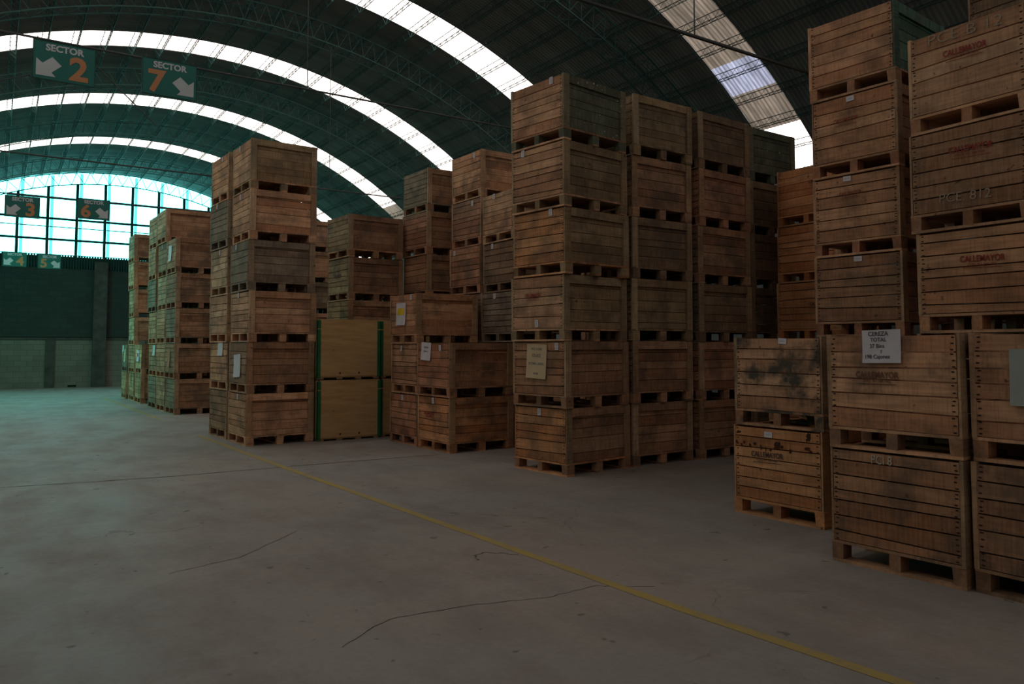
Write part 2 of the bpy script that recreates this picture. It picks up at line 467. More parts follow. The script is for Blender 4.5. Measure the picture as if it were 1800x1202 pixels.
for z in (5.52, 6.30, 7.08):
    xe = math.sqrt((RA - .5)**2 - (z - ZC)**2)
    mb = MB(); mb.box(max(XL, XC - xe), min(XR, XC + xe), YW - .03, YW + .02, z - .04, z + .04, STEELD); link('transom', mb.mesh('transom'), win)

# side window out of view, added to light the far left stacks green
win = link('window_11', None); win['kind'] = 'structure'; win['label'] = 'unseen green glazed side window added to light the far left stacks'
mb = MB(); mb.box(XL + .005, XL + .02, 21.5, 29.0, 3.0, 4.5, glazing('added_green_glazing', (.4, 9.3, 7.3), 1.0)); link('glazing', mb.mesh('glazing'), win)
mb = MB()
for yy in [21.5 + i * 1.25 for i in range(7)]: mb.box(XL + .02, XL + .08, yy - .04, yy + .04, 3.0, 4.5, STEELD)
for zz in (3.0, 3.75, 4.5): mb.box(XL + .02, XL + .08, 21.46, 29.04, zz - .04, zz + .04, STEELD)
link('window_frame', mb.mesh('window_frame'), win)

# arch lattice frames
def arc_pt(a, r, y): return (XC + r * sin(a), y, ZC + r * cos(a))
def arch_mesh(r_out, r_in, wd, m, chord=.014, web=.006, nseg=64):
    mb = MB()
    A = AMAX * .995
    ang = [-A + 2 * A * i / nseg for i in range(nseg + 1)]
    ys = (-wd / 2, wd / 2) if wd else (0,)
    for y in ys:
        for r in (r_out, r_in):
            for a, b in zip(ang, ang[1:]): mb.bar(arc_pt(a, r, y), arc_pt(b, r, y), chord, m)
        for i, (a, b) in enumerate(zip(ang, ang[1:])):
            mm = (a + b) / 2
            mb.bar(arc_pt(a, r_in, y), arc_pt(mm, r_out, y), web, m, 3); mb.bar(arc_pt(mm, r_out, y), arc_pt(b, r_in, y), web, m, 3)
    if wd:
        for r in (r_out, r_in):
            for i, (a, b) in enumerate(zip(ang, ang[1:])):
                y0, y1 = (ys[0], ys[1]) if i % 2 else (ys[1], ys[0])
                mb.bar(arc_pt(a, r, y0), arc_pt(b, r, y1), web, m, 3)
    return mb.mesh('arch_truss')
am = arch_mesh(RA - .30, RA - .68, .34, STEEL)
nearness = {4.95: 'nearest arched lattice truss, above the near right stacks', 9.75: 'arched lattice truss above the sector 2 and 7 signs', 14.55: 'arched lattice truss between the second and third skylight strips',
            19.3: 'arched lattice truss above the sector 3 and 6 signs', 24.07: 'arched lattice truss just before the farthest skylight strip', 29.07: 'arched lattice truss above the sector 4 and 5 signs'}
for y in TRUSS_Y:
    if y < 5: continue
    thing('arch_truss', nearness[y], 'roof truss', (0, y, 0), group='arched roof trusses', data=am)
em = arch_mesh(RA - .06, RA - .5, 0, STEELD, .022, .012, 40)
thing('arch_truss', 'flat lattice arch standing in front of the end glazing', 'roof truss', (0, YW - .06, 0), data=em)

# purlins: light triangular lattice joists running along the hall
mb = MB(); Y0, Y1 = 3.2, YW - .12; stp = .24; n = int((Y1 - Y0) / stp)
rt, rb, hw = RA - .035, RA - .21, .055
TL, TR, BB = (-hw, rt), (hw, rt), (0, rb)
for (x, z) in (TL, TR, BB): mb.bar((x, Y0, z), (x, Y1, z), .007, STEEL)
for i in range(n):
    ya, yb = Y0 + i * stp, Y0 + (i + 1) * stp; ym = (ya + yb) / 2
    for (x, z) in (TL, TR):
        mb.bar((x, ya, z), (0, ym, rb), .004, STEEL, 3); mb.bar((0, ym, rb), (x, yb, z), .004, STEEL, 3)
pm = mb.mesh('lattice_purlin')
ordn = ['first', 'second', 'third', 'fourth', 'fifth', 'sixth', 'seventh', 'eighth', 'ninth', 'tenth', 'eleventh', 'twelfth', 'thirteenth', 'fourteenth', 'fifteenth', 'sixteenth', 'seventeenth']
for k in range(-15, 16):
    a = (k * .555 + .05) / (RA - .2)
    lab = 'light lattice purlin along the crown of the vault' if k == 0 else 'light lattice roof purlin, %s to the %s of the crown' % (ordn[abs(k) - 1], 'right' if k > 0 else 'left')
    o = thing('lattice_purlin', lab, 'purlin', (XC, 0, ZC), group='lattice purlins along the roof', data=pm)
    o.rotation_euler = (0, a, 0)

# tie rods and hanger rods
TIE_Z = {4.95: 4.44, 9.75: 4.89, 14.55: 4.62, 19.3: 4.75, 24.07: 4.76, 29.07: 4.52}
for y, z in TIE_Z.items():
    r = .02 if y == 4.95 else .013
    mb = MB(); xe = min(8.0, math.sqrt((RA - .1)**2 - (z - ZC)**2)); xs = [XC - xe + 2 * xe * i / 12 for i in range(13)]
    for a, b in zip(xs, xs[1:]): mb.bar((a, 0, 0), (b, 0, 0), r, ROD, 6)
    thing('tie_rod', {4.95: 'thick steel tie rod crossing before the dirty skylight sheets', 9.75: 'steel tie rod that carries the sector 2 and 7 signs', 14.55: 'steel tie rod between the near and middle pairs of signs',
          19.3: 'steel tie rod that carries the sector 3 and 6 signs', 24.07: 'steel tie rod between the middle and far pairs of signs', 29.07: 'steel tie rod that carries the sector 4 and 5 signs'}[y], 'tie rod', (0, y, z), group='tie rods across the hall', data=mb.mesh('tie_rod'))
    for x in ((3.3,) if y == 9.75 else (5.4,) if y == 4.95 else (5.4,)):
        zt = ZC + math.sqrt((RA - .66)**2 - (x - XC)**2)
        mb = MB(); mb.bar((0, 0, 0), (0, 0, zt - z), .007, ROD, 5)
        thing('hanger_rod', 'thin upright rod from the %s tie rod up to its arched truss' % {4.95: 'thick nearest', 9.75: 'sector 2 and 7', 14.55: 'second', 19.3: 'sector 3 and 6', 24.07: 'fourth', 29.07: 'sector 4 and 5'}[y], 'rod', (x, y, z), group='hanger rods', data=mb.mesh('hanger_rod'))
mb = MB(); 
mb.bar((.87, 9.8, 4.70), (1.75, 11.4, 4.55), .008, ROD, 5)
thing('guy_wire', 'pale wire slanting away from the sector 2 sign', 'wire', data=mb.mesh('guy_wire'))
mb = MB(); mb.bar((.23, 9.8, 4.48), (-2.4, 11.8, 3.95), .008, ROD, 5)
thing('guy_wire', 'pale wire running left from behind the sector 2 sign', 'wire', data=mb.mesh('guy_wire'))

# ------------------------------------------------------------------ sector signs
SW, SH = .66, .47
def sign(x, y, zc, num, left, k):
    s = thing('sector_sign', 'green hanging sign reading SECTOR %s with white arrow to the %s' % (num, 'left' if left else 'right'), 'sign', (x, y, zc - SH * k / 2), group='hanging sector signs'); s.scale = (k, k, k)
    mb = MB(); mb.box(-SW / 2, SW / 2, -.008, .008, 0, SH, SIGNG); link('panel', mb.mesh('panel'), s)
    mb = MB(); t = .008
    for a in ((-SW / 2 - t, SW / 2 + t, 0 - t, 0), (-SW / 2 - t, SW / 2 + t, SH, SH + t), (-SW / 2 - t, -SW / 2, 0, SH), (SW / 2, SW / 2 + t, 0, SH)):
        mb.box(a[0], a[1], -.011, .011, a[2], a[3], STEEL)
    link('frame', mb.mesh('frame'), s)
    o = link('lettering', text_mesh('SECTOR', .112, SIGNW, .0045), s, (0, -.010, SH - .075), rot=TO_SOUTH); o.scale.x = .98
    dx = .155 if left else -.165
    o = link('numeral', text_mesh(num, .40, SIGNO, .013), s, (dx, -.010, .165), rot=TO_SOUTH); o.scale.x = 1.05
    # arrow
    ar = [(-.135, -.125), (.075, -.125), (.03, -.075), (.135, .025), (.035, .12), (-.068, .03), (-.135, .085)]
    cx = -.165 if left else .165
    P = [((u if left else -u) + cx, v + .165) for u, v in ar]
    if not left: P = P[::-1]
    mb = MB(); mb.poly([(u, -.0095, v) for u, v in P], [tuple(range(len(P)))], SIGNW); mb.poly([(u, -.0085, v) for u, v in P], [tuple(range(len(P)))[::-1]], SIGNW)
    mb.f += [(i, i + 7, (i + 1) % 7 + 7, (i + 1) % 7) for i in range(7)]; mb.m += [0] * 7; mb.t += [.5] * 7
    link('arrow', mb.mesh('arrow'), s)
    for xx in (-SW / 2 + .04, SW / 2 - .04):
        mb = MB(); mb.bar((xx, 0, SH), (xx, 0, SH + .05), .006, ROD, 5); link('hook', mb.mesh('hook'), s)
def S_(y0, y1, x, z): k = y1 / y0; return x * k, 1.508 + (z - 1.508) * k
for (x, z, y0, y1, n_, lf) in ((.605, 5.02, 10.9, 9.75, '2', True), (1.815, 5.06, 10.9, 9.75, '7', False), (.41, 4.67, 20.5, 19.3, '3', True), (1.83, 4.755, 20.5, 19.3, '6', False),
                               (.44, 4.405, 30.2, 29.07, '4', True), (1.43, 4.385, 30.2, 29.07, '5', False)):
    X, Z = S_(y0, y1, x, z); sign(X, y1 - .03, Z, n_, lf, y1 / y0)

# ------------------------------------------------------------------ wooden bins
BD, BW, BH = 1.10, .93, .80        # depth (X), front width (Y), tier height
ZB = .150                          # top of the pallet deck
def planks(n, lo, hi):
    ws = [random.uniform(.75, 1.3) for _ in range(n)]; s = sum(ws); z = lo; out = []
    for w_ in ws: out.append((z, z + (hi - lo) * w_ / s)); z = out[-1][1]
    return out
def front_mesh(seed):
    random.seed(seed); mb = MB(); y0, y1 = -BW / 2 + .027, BW / 2 - .027
    ps = planks(random.choice((5, 6, 6, 7)), ZB, BH - .012)
    sk = [0] + [random.uniform(-.009, .009) for _ in ps[1:]] + [0]
    for i, (a, b) in enumerate(ps):
        off = random.uniform(-.002, .003); t = random.random(); e0, e1 = random.uniform(-.004, .002), random.uniform(-.002, .004)
        g = .005
        def jit(k, p): 
            dz = (sk[i] if p[2] < (a + b) / 2 else sk[i + 1]) * (1 if p[1] > 0 else -1)
            return (off, (e0 if p[1] < 0 else e1) if i % 3 else 0, dz)
        mb.box(-BD / 2, -BD / 2 + .02, y0, y1, a + g, b - g, WY, t, jit)
        m_ = 3 if b - a > .1 else 2
        for sgn in (-1, 1):
            for q in range(m_):
                z = a + (b - a) * (q + .5) / m_ + random.uniform(-.006, .006); y = sgn * (BW / 2 - .048 + random.uniform(-.006, .006)); x = -BD / 2 - .0015 + off
                hx = [(x, y + .0125 * cos(v), z + .0055 * sin(v)) for v in [2 * pi * w_ / 6 for w_ in range(6)]]
                mb.poly(hx + [(x + .004, p[1], p[2]) for p in hx], [(5, 4, 3, 2, 1, 0)] + [(k2, (k2 + 1) % 6, (k2 + 1) % 6 + 6, k2 + 6) for k2 in range(6)], NAIL)
    return mb.mesh('front_panel')
def side_mesh(seed, sgn):
    random.seed(seed); mb = MB(); ya = sgn * (BW / 2 - .026)
    y0, y1 = min(ya, ya - sgn * .018), max(ya, ya - sgn * .018)
    ps = planks(random.choice((5, 5, 6)), ZB, BH - .015)
    sk = [0] + [random.uniform(-.005, .005) for _ in ps[1:]] + [0]
    for i, (a, b) in enumerate(ps):
        off = random.uniform(-.003, .001) * sgn
        def jit(k, p): return (0, off, (sk[i] if p[2] < (a + b) / 2 else sk[i + 1]) * (1 if p[0] > 0 else -1))
        mb.box(-BD / 2 + .021, BD / 2 - .021, y0, y1, a + .0035, b - .0035, WX, random.random(), jit)
    return mb.mesh('side_panel')
def simple(x0, x1, y0, y1, z0, z1, m, seed, j=.003, name='part', nails=None):
    random.seed(seed); mb = MB(); J = [[random.uniform(-j, j) for _ in range(3)] for _ in range(8)]
    mb.box(x0, x1, y0, y1, z0, z1, m, random.random(), lambda k, p: (J[k][0], J[k][1], J[k][2] * .6))
    if nails:
        for (x, y, z) in nails:
            s = 1 if y > 0 else -1
            hx = [(x + .0045 * cos(v), y + s * .0035, z + .0045 * sin(v)) for v in [2 * pi * w_ / 6 for w_ in range(6)]]
            mb.poly(hx, [(0, 1, 2, 3, 4, 5) if s < 0 else (5, 4, 3, 2, 1, 0)], NAIL)
    return mb.mesh(name)
NV = 7
FRONTS = [front_mesh(100 + i) for i in range(NV)]
BACKS = []
for i in range(3):
    me = front_mesh(150 + i); me.transform(Matrix.Rotation(pi, 4, 'Z')); BACKS.append(me)
SIDES = {s: [side_mesh(200 + i * 2 + (s > 0), s) for i in range(6)] for s in (-1, 1)}
PW = .095
POSTS = {}
for sx in (-1, 1):
    for sy in (-1, 1):
        x0, x1 = sorted((sx * BD / 2, sx * (BD / 2 - PW))); y0, y1 = sorted((sy * BW / 2, sy * (BW / 2 - .025)))
        POSTS[sx, sy] = [simple(x0, x1, y0, y1, ZB - .015 + random.uniform(-.01, .01), BH - .004, WZ, 300 + i * 4 + sx + sy * 2, .004, 'corner_post',
                         [(sx * (BD / 2 - PW / 2) + random.uniform(-.02, .02), sy * BW / 2, z) for z in (.2, .3, .42, .52, .64, .74)]) for i in range(3)]
RAILS = {sy: [simple(-BD / 2 + PW + .004, BD / 2 - PW - .004, *sorted((sy * (BW / 2 - .004), sy * (BW / 2 - .025))), BH - .105, BH - .006, WX, 400 + i * 2 + sy, .004, 'top_rail') for i in range(3)] for sy in (-1, 1)}
DECKS = []
for i in range(2):
    random.seed(500 + i); mb = MB(); n = 6
    for k in range(n):
        x0 = -BD / 2 + (BD) * k / n
        mb.box(x0 + .002, x0 + BD / n - .004, -BW / 2, BW / 2, .129, .149, WY, random.random())
    DECKS.append(mb.mesh('deck'))
BLOCKX = ((-BD / 2, -BD / 2 + .13), (-.055, .055), (BD / 2 - .13, BD / 2))
BLOCKY = ((-BW / 2 + .004, -BW / 2 + .085), (-.04, .042), (BW / 2 - .085, BW / 2 - .004))
BLOCKS = [simple(bx[0] + .003, bx[1], by[0], by[1], .021, .129, WX, 600 + i * 3 + j, .004, 'pallet_block') for i, bx in enumerate(BLOCKX) for j, by in enumerate(BLOCKY)]
SKIDS = [simple(bx[0] + .004, bx[1] - .004, -BW / 2 + .002, BW / 2 - .002, 0, .021, WY, 700 + i, .002, 'skid_board') for i, bx in enumerate(BLOCKX)]

PAL = {'tan': (.58, .305, .172), 'pale': (.60, .37, .22), 'orange': (.60, .265, .115), 'brown': (.37, .192, .108), 'red': (.45, .205, .118),
       'grey': (.25, .19, .135), 'dark': (.20, .125, .075), 'green': (.085, .125, .085), 'olive': (.30, .205, .11), 'teal': (.018, .15, .105)}
PALN = {'tan': 'light brown', 'pale': 'pale sandy', 'orange': 'orange-brown', 'brown': 'dull brown', 'red': 'reddish brown', 'grey': 'weathered grey', 'dark': 'dark weathered', 'green': 'green-grey', 'olive': 'olive brown', 'teal': 'green'}
LABELM = None
def tag_mesh(w_, h_, lines):
    mb = MB(); mb.box(-.0012, .0012, -w_ / 2, w_ / 2, -h_ / 2, h_ / 2, PAPER)
    for k in range(lines):
        z = h_ / 2 - h_ * (k + 1) / (lines + 1)
        mb.box(-.0016, -.0012, -w_ * .33, w_ * .33, z - h_ * .04, z + h_ * .04, INKB)
    return mb.mesh('label_tag')
TAG_TALL, TAG_WIDE = tag_mesh(.058, .085, 4), tag_mesh(.085, .05, 1)
def uv(u, v): return (BW / 2 - u * BW, ZB + (BH - ZB) * v)     # u from the viewer's left, v up the body
def note_mesh(w_, h_, m, curl=.012):
    mb = MB(); n = 6
    for k in range(n):
        z0, z1 = -h_ / 2 + h_ * k / n, -h_ / 2 + h_ * (k + 1) / n
        f = lambda z: -.002 - curl * ((h_ / 2 - z) / h_) ** 3
        a, b = f(z0), f(z1)
        mb.poly([(a, w_ / 2, z0), (a, -w_ / 2, z0), (b, -w_ / 2, z1), (b, w_ / 2, z1)], [(0, 1, 2, 3)], m)
        mb.poly([(a + .0015, w_ / 2, z0), (a + .0015, -w_ / 2, z0), (b + .0015, -w_ / 2, z1), (b + .0015, w_ / 2, z1)], [(3, 2, 1, 0)], m)
    return mb.mesh('paper_note')

proto_count = 0
def make_bin(loc, rz, scale, col, label, group, rnd, side=None, tag=None, tagw=False, weather=.7):
    """one bin: pallet base, deck, four plank panels, corner posts, rails"""
    o = thing('wooden_bin', label, 'bin', loc, rz, group); o.scale = scale
    A = (*PAL[col], weather); Bc = (*PAL[side or col], weather)
    def vary(c, a=.12):
        k = rnd.uniform(1 - a, 1 + a); q = rnd.uniform(-.05, .05)
        return (c[0] * k * (1 + q), c[1] * k, c[2] * k * (1 - q), c[3])
    fo = link('front_panel', FRONTS[rnd.randrange(NV)], o, color=vary(A))
    link('back_panel', BACKS[rnd.randrange(3)], o, color=vary(A))
    PC = (*[(a + b) * .5 for a, b in zip(PAL[side or col], (.40, .30, .18))], weather * .6) if side != 'teal' else Bc
    for s in (-1, 1):
        if s == 1 and side == 'teal': Bc = A; PC = A
        link('side_panel', SIDES[s][rnd.randrange(6)], o, color=vary(Bc))
        link('top_rail', RAILS[s][rnd.randrange(3)], o, color=vary(Bc, .2))
        for sx in (-1, 1): link('corner_post', POSTS[sx, s][rnd.randrange(3)], o, color=vary(PC, .2))
    link('deck', DECKS[rnd.randrange(2)], o, color=vary(A, .2))
    for b in BLOCKS: link('pallet_block', b, o, color=vary(Bc, .25))
    for b in SKIDS: link('skid_board', b, o, color=vary(A, .2))
    if tag:
        y, z = uv(*tag); link('label_tag', TAG_WIDE if tagw else TAG_TALL, o, (-BD / 2 - .006, y, z), rot=(radians(rnd.uniform(-4, 4)), 0, 0))
    return o
def letter(o, txt, size, m, u, v, name='stamp_lettering', bold=0.0, rot=0.0, x=-BD / 2 - .006, wsc=1.0):
    y, z = uv(u, v)
    e = (Matrix.Rotation(rot, 3, 'X') @ TO_FRONT.to_matrix()).to_euler()
    return link(name, text_mesh(txt, size, m, bold, .0006, wsc), o, (x, y, z), rot=e)
def stamp(o, m, u, v, s=1.0, rot=0.0):
    """the packer's rubber stamp: name, number line, rule"""
    y, z = uv(u, v); e = (Matrix.Rotation(rot, 3, 'X') @ TO_FRONT.to_matrix()).to_euler()
    link('stamp_lettering', text_mesh('CALLEMAYOR', .058 * s, m, .0012, .0006, .8), o, (-BD / 2 - .006, y, z + .012 * s), rot=e)
    link('stamp_lettering', text_mesh('COD. 951 949 1022', .024 * s, m, .0, .0006, .95), o, (-BD / 2 - .006, y, z - .026 * s), rot=e)
    mb = MB(); mb.box(-.0006, .0006, -.13 * s, .13 * s, -.002, .002, m)
    link('stamp_rule', mb.mesh('rule'), o, (-BD / 2 - .006, y, z - .045 * s), rot=(rot, 0, 0))

# stacks: near-front corner x, y, yaw, front width, depth, height scale, lean per tier, tiers, first tier built
STACKS = {
 'D1': (5.553, 7.132, .109, .94, 1.11, .987, -.021, -.022, 6), 'D2': (6.70, 7.248, .005, .93, 1.08, .994, -.001, -.008, 6),
 'D3': (7.86, 7.20, .02, .93, 1.10, .988, .004, -.002, 6), 'D4': (9.08, 7.30, .02, .93, 1.09, .99, .002, .003, 6),
 'D5': (6.75, 8.25, 0, .93, 1.08, .994, 0, 0, 6), 'D6': (7.90, 8.25, 0, .93, 1.08, .99, 0, 0, 6),  # unseen stacks added to stop light leaking through the pallet gaps
 'E7': (5.78, 14.35, 0, .93, 1.05, .99, 0, 0, 4),  # also unseen, added to block light behind the five-high stack
 'F1': (3.192, 12.017, .03, .96, 1.07, .992, .004, .005, 6), 'F2': (3.17, 13.12, .06, .95, 1.07, .991, -.006, .001, 6),
 'E1': (5.376, 9.60, .03, .93, 1.12, .982, 0, .001, 2), 'E2': (5.35, 10.57, .031, .90, 1.11, .977, .0, .005, 3),
 'E3': (6.56, 9.70, .0, .93, 1.10, .991, -.003, .002, 5), 'E4': (6.60, 10.72, .03, .94, 1.09, 1.0, -.004, .004, 6),
 'E5': (6.50, 12.385, .039, .93, 1.10, 1.0, -.006, .006, 6), 'E6': (5.279, 13.15, .05, .93, 1.113, .984, -.004, .002, 5),
 'G1': (5.45, 19.1, .0, .93, 1.10, .99, 0, 0, 6), 'G2': (6.68, 19.1, .0, .93, 1.10, .99, 0, 0, 6),
 'H1': (3.334, 18.44, .035, .93, 1.10, .994, -.007, .002, 5), 'H2': (3.30, 19.42, .04, .93, 1.10, .994, -.009, .003, 6),
 'H3': (3.28, 20.50, .037, .931, 1.10, .991, -.013, .004, 6), 'H5': (3.247, 22.60, .02, .93, 1.10, .991, -.011, .002, 2),
 'H4': (3.25, 23.85, .016, .93, 1.10, .98, -.014, .005, 6), 'H7': (3.185, 24.95, .0, .93, 1.10, .991, -.01, .001, 2),
 'A0': (5.717, 3.90, .038, .90, 1.10, .999, .003, -.008, 2), 'A1': (5.03, 2.45, .06, .89, .98, 1.0, .003, -.006, 2),
 'A2': (5.07, 1.47, .0, .95, .98, 1.0, .003, -.006, 2),
 'B1': (7.015, 3.884, .06, .89, 1.08, 1.006, -.003, .005, 6), 'B2': (6.161, 2.42, -.05, .91, 1.10, 1.012, .002, .012, 5),
 'B3': (7.40, 2.50, .0, .90, 1.08, 1.0, -.003, .008, 6), 'C1': (9.181, 6.02, .0, .93, 1.10, 1.001, .006, -.006, 5)}
STK = {
 'D1': 'centre block corner stack', 'D2': 'stack right of centre corner stack', 'D3': 'second stack right of centre corner stack',
 'D4': 'rightmost centre block stack', 'D5': 'unseen light-blocking stack added behind centre block', 'E7': 'hidden light-blocking stack added behind the five-high stack', 'D6': 'deeper light-blocking stack added behind centre block', 'F1': 'near stack left of plywood bins', 'F2': 'stack left of the near left stack',
 'E1': 'two-high stack left of centre block', 'E2': 'three-high stack right of plywood bins', 'E3': 'stack touching centre block left edge', 'E4': 'tall stack behind three-high stack',
 'E5': 'tall stack behind plywood bins', 'E6': 'five-high stack above plywood bins', 'G1': 'far stack behind near left stack', 'G2': 'far stack glimpsed above plywood bins',
 'H1': 'nearest far left row stack', 'H2': 'second far left row stack', 'H3': 'third far left row stack', 'H5': 'two-high stack in green light',
 'H4': 'farthest tall green-lit stack', 'H7': 'last low stack by end wall', 'A0': 'two-high stack third from right edge', 'A1': 'nearest front two-high stack',
 'A2': 'two-high stack at right edge', 'B1': 'tall stack behind front right bins', 'B2': 'tall red-stamped stack at right', 'B3': 'tallest top right corner stack', 'C1': 'orange stack right of centre block'}
GRP = {'D': 'bins of the centre block', 'F': 'bins left of the plywood bins', 'E': 'bins between the plywood bins and the centre block', 'G': 'far bins behind the left stack', 'H': 'bins of the far left row',
       'A': 'low front bins at the right', 'B': 'tall rear bins at the right', 'C': 'orange bins behind the centre block'}
COLS = {  # bottom to top: (front[, side])
 'D1': ['orange:brown', 'brown:brown', 'tan:olive', 'orange:olive', 'tan:olive', 'tan:green'], 'D2': ['brown', 'brown', 'olive', 'dark', 'brown', 'olive'],
 'D3': ['brown', 'red', 'dark', 'brown', 'red', 'dark'], 'D4': ['dark', 'dark', 'dark', 'dark', 'dark', 'green'],
 'E7': ['brown'] * 4, 'D5': ['brown'] * 6, 'D6': ['brown'] * 6,
 'F1': ['tan', 'brown', 'tan', 'grey', 'tan', 'tan:olive'], 'F2': ['brown', 'tan', 'tan', 'pale', 'grey', 'tan'],
 'E1': ['orange', 'red:brown'], 'E2': ['red', 'tan', 'tan'], 'E3': ['brown', 'grey', 'grey', 'dark', 'pale'], 'E4': ['brown', 'brown', 'brown', 'red', 'red', 'tan'],
 'E5': ['brown', 'brown', 'brown', 'brown', 'red:brown', 'grey:brown'], 'E6': ['brown', 'tan', 'tan', 'tan:brown', 'tan:brown'],
 'G1': ['brown'] * 6, 'G2': ['brown', 'red', 'red', 'dark', 'brown', 'brown'],
 'H1': ['grey:brown', 'brown', 'grey:brown', 'brown', 'tan:brown'], 'H2': ['tan', 'tan', 'tan', 'pale', 'brown', 'tan:brown'], 'H3': ['grey', 'tan', 'tan', 'grey', 'tan', 'tan'],
 'H5': ['tan', 'pale'], 'H4': ['tan', 'tan', 'pale', 'tan', 'tan', 'tan:brown'], 'H7': ['tan', 'grey'],
 'A0': ['orange', 'tan:brown'], 'A1': ['brown:brown', 'tan:brown'], 'A2': ['brown', 'tan'],
 'B1': ['brown', 'brown', 'brown:red', 'tan:red', 'tan:red', 'tan:teal'], 'B2': ['brown', 'brown', 'tan', 'brown', 'tan'], 'B3': ['dark', 'dark', 'dark', 'dark', 'dark', 'dark'],
 'C1': ['orange', 'orange', 'orange', 'orange', 'orange']}
TAGS = {('D1', 6): (.78, .92), ('D1', 5): (.23, .93), ('D1', 4): (.74, .93), ('D1', 3): (.5, .10), ('D1', 2): (.84, .90), ('D1', 1): (.5, .90),
 ('F1', 6): (.40, .9), ('F1', 5): (.46, .9), ('F1', 4): (.32, .9), ('F1', 3): (.42, .92), ('F1', 1): (.55, .9), ('F2', 6): (.65, .9), ('F2', 5): (.40, .93), ('F2', 4): (.55, .9),
 ('E1', 1): (.5, .9), ('E1', 2): (.72, .88), ('E2', 3): (.8, .9), ('E2', 2): (.4, .88), ('E2', 1): (.48, .9), ('E3', 5): (.38, .92), ('E3', 4): (.3, .92), ('E3', 3): (.42, .9),
 ('E4', 6): (.78, .88), ('E4', 5): (.72, .88), ('E4', 4): (.17, .88), ('H1', 5): None, ('H2', 6): (.5, .9), ('H3', 6): (.5, .93), ('H2', 5): (.5, .9), ('H3', 5): (.6, .93),
 ('A0', 2): (.58, .94), ('A0', 1): (.42, .90), ('B1', 3): (.52, .93), ('B1', 4): (.42, .94), ('B1', 5): (.48, .92), ('C1', 4): (.72, .88), ('C1', 3): (.72, .88)}
CNT = ['bottom', 'second', 'third', 'fourth', 'fifth', 'sixth']
FEAT = {('D1', 2): 'with a buff note, ', ('D1', 6): 'with green side, ', ('A1', 2): 'with CEREZA TOTAL note, ', ('A2', 2): 'with grey note, ', ('A0', 1): 'with dark stamp, ', ('A0', 2): 'with grey mould, ',
        ('E2', 3): 'with yellow-marked note, ', ('E1', 2): 'with white note, ', ('F1', 2): 'with hanging note, ', ('F2', 2): 'with small note, ', ('A1', 1): 'with chalk mark, ', ('B2', 3): 'with clear red stamp, ',
        ('B2', 4): 'with chalk PCE 812, ', ('B2', 5): 'with red stamp, ', ('H1', 5): 'with white note, ', ('B1', 6): 'with green side, '}
BINS = {}
for sn, (x, y, ya, W, D, hs, lx, ly, nt_) in STACKS.items():
    rnd = random.Random('stack' + sn)
    for t in range(nt_):
        cl = COLS[sn][t].split(':'); jx, jy, jr = (rnd.uniform(-.015, .015), rnd.uniform(-.013, .013), rnd.uniform(-.016, .016))
        if t == 0: jx = jy = jr = 0
        a = ya + jr
        cx = x + lx * t + jx + cos(a) * D / 2 - sin(a) * W / 2
        cy = y + ly * t + jy + sin(a) * D / 2 + cos(a) * W / 2
        if sn == 'G2' and t >= 4: cx -= .16
        if sn == 'G1' and t >= 4: cx -= .16
        pos = 'top' if t == nt_ - 1 else CNT[t]
        how = '%s of ' % pos if pos in ('top', 'bottom') else '%s up in ' % pos
        lab = '%s bin %s%s%s' % (PALN[cl[0]], FEAT.get((sn, t + 1), ''), how, STK[sn])
        tg = TAGS.get((sn, t + 1)); wide = sn in ('A0', 'B1')
        weather = {'A0': 1.0 if t == 1 else .25, 'C1': .1, 'B2': .35, 'B1': .45, 'F1': .5, 'D1': .5}.get(sn, .6)
        BINS[sn, t + 1] = make_bin((cx, cy, t * BH * hs), a, (D / BD, W / BW, hs), cl[0], lab, GRP[sn[0]], rnd, cl[-1], tg, wide, weather)

def note(key, u, v, w_, h_, m, rot=0.0, lines=(), ink=INK, patch=None, size=.03):
    o = BINS[key]; y, z = uv(u, v); x = -BD / 2 - .008
    n_ = link('paper_note', note_mesh(w_, h_, m), o, (x, y, z), rot=(rot, 0, 0))
    for i, (tx, du, dz, s) in enumerate(lines):
        e = TO_FRONT
        link('handwriting', text_mesh(tx, s, ink, 0.0004, .0004, .95), n_, (-.005 - .012 * ((h_ / 2 - dz) / h_) ** 3, du, dz), rot=e)
    if patch:
        mb = MB(); pw, ph, pz, pm_ = patch; mb.box(-.0005, .0005, -pw / 2, pw / 2, -ph / 2, ph / 2, pm_); link('colour_patch', mb.mesh('patch'), n_, (-.0065, 0, pz))
    return n_
note(('A1', 2), .445, .865, .275, .225, PAPER, radians(-1), [('CEREZA', .02, .085, .042), ('TOTAL', .02, .045, .038), ('37 Bins', .03, .002, .038), ('y', .0, -.03, .03), ('198 Cajones', .03, -.070, .038)], INK)
note(('A2', 2), .42, .58, .33, .34, GREYP, 0, [('P', .05, .11, .06), ('G R', .04, -.03, .05)], INKB)
note(('D1', 2), .47, .62, .35, .42, TAN, radians(2), [('PCE. 2 ORP', 0, .15, .04), ('DUKE', 0, .07, .06), ('PLOMA LINEA', 0, -.03, .045), ('10 BIN', 0, -.15, .035)], INKB)
note(('E2', 3), .44, .50, .33, .36, PAPER, 0, (), INK, (.24, .11, .04, YELLOWP))
note(('E1', 2), .30, .80, .28, .27, PAPER, radians(3), [('CEREZA', 0, .06, .04), ('LINEA 2', 0, .0, .04)], INKB)
note(('F1', 2), .50, .42, .36, .36, PAPER, radians(-3), [('NOTA', 0, .08, .04)][:0], INKB)
note(('F2', 2), .62, .82, .26, .22, PAPER, 0)
note(('H1', 5), .42, .5, .30, .36, PAPER, 0)
note(('H1', 2), .5, .45, .22, .36, CARDR, 0)
note(('H5', 2), .5, .5, .34, .3, PAPER, 0, (), INK, (.16, .1, .03, REDP))
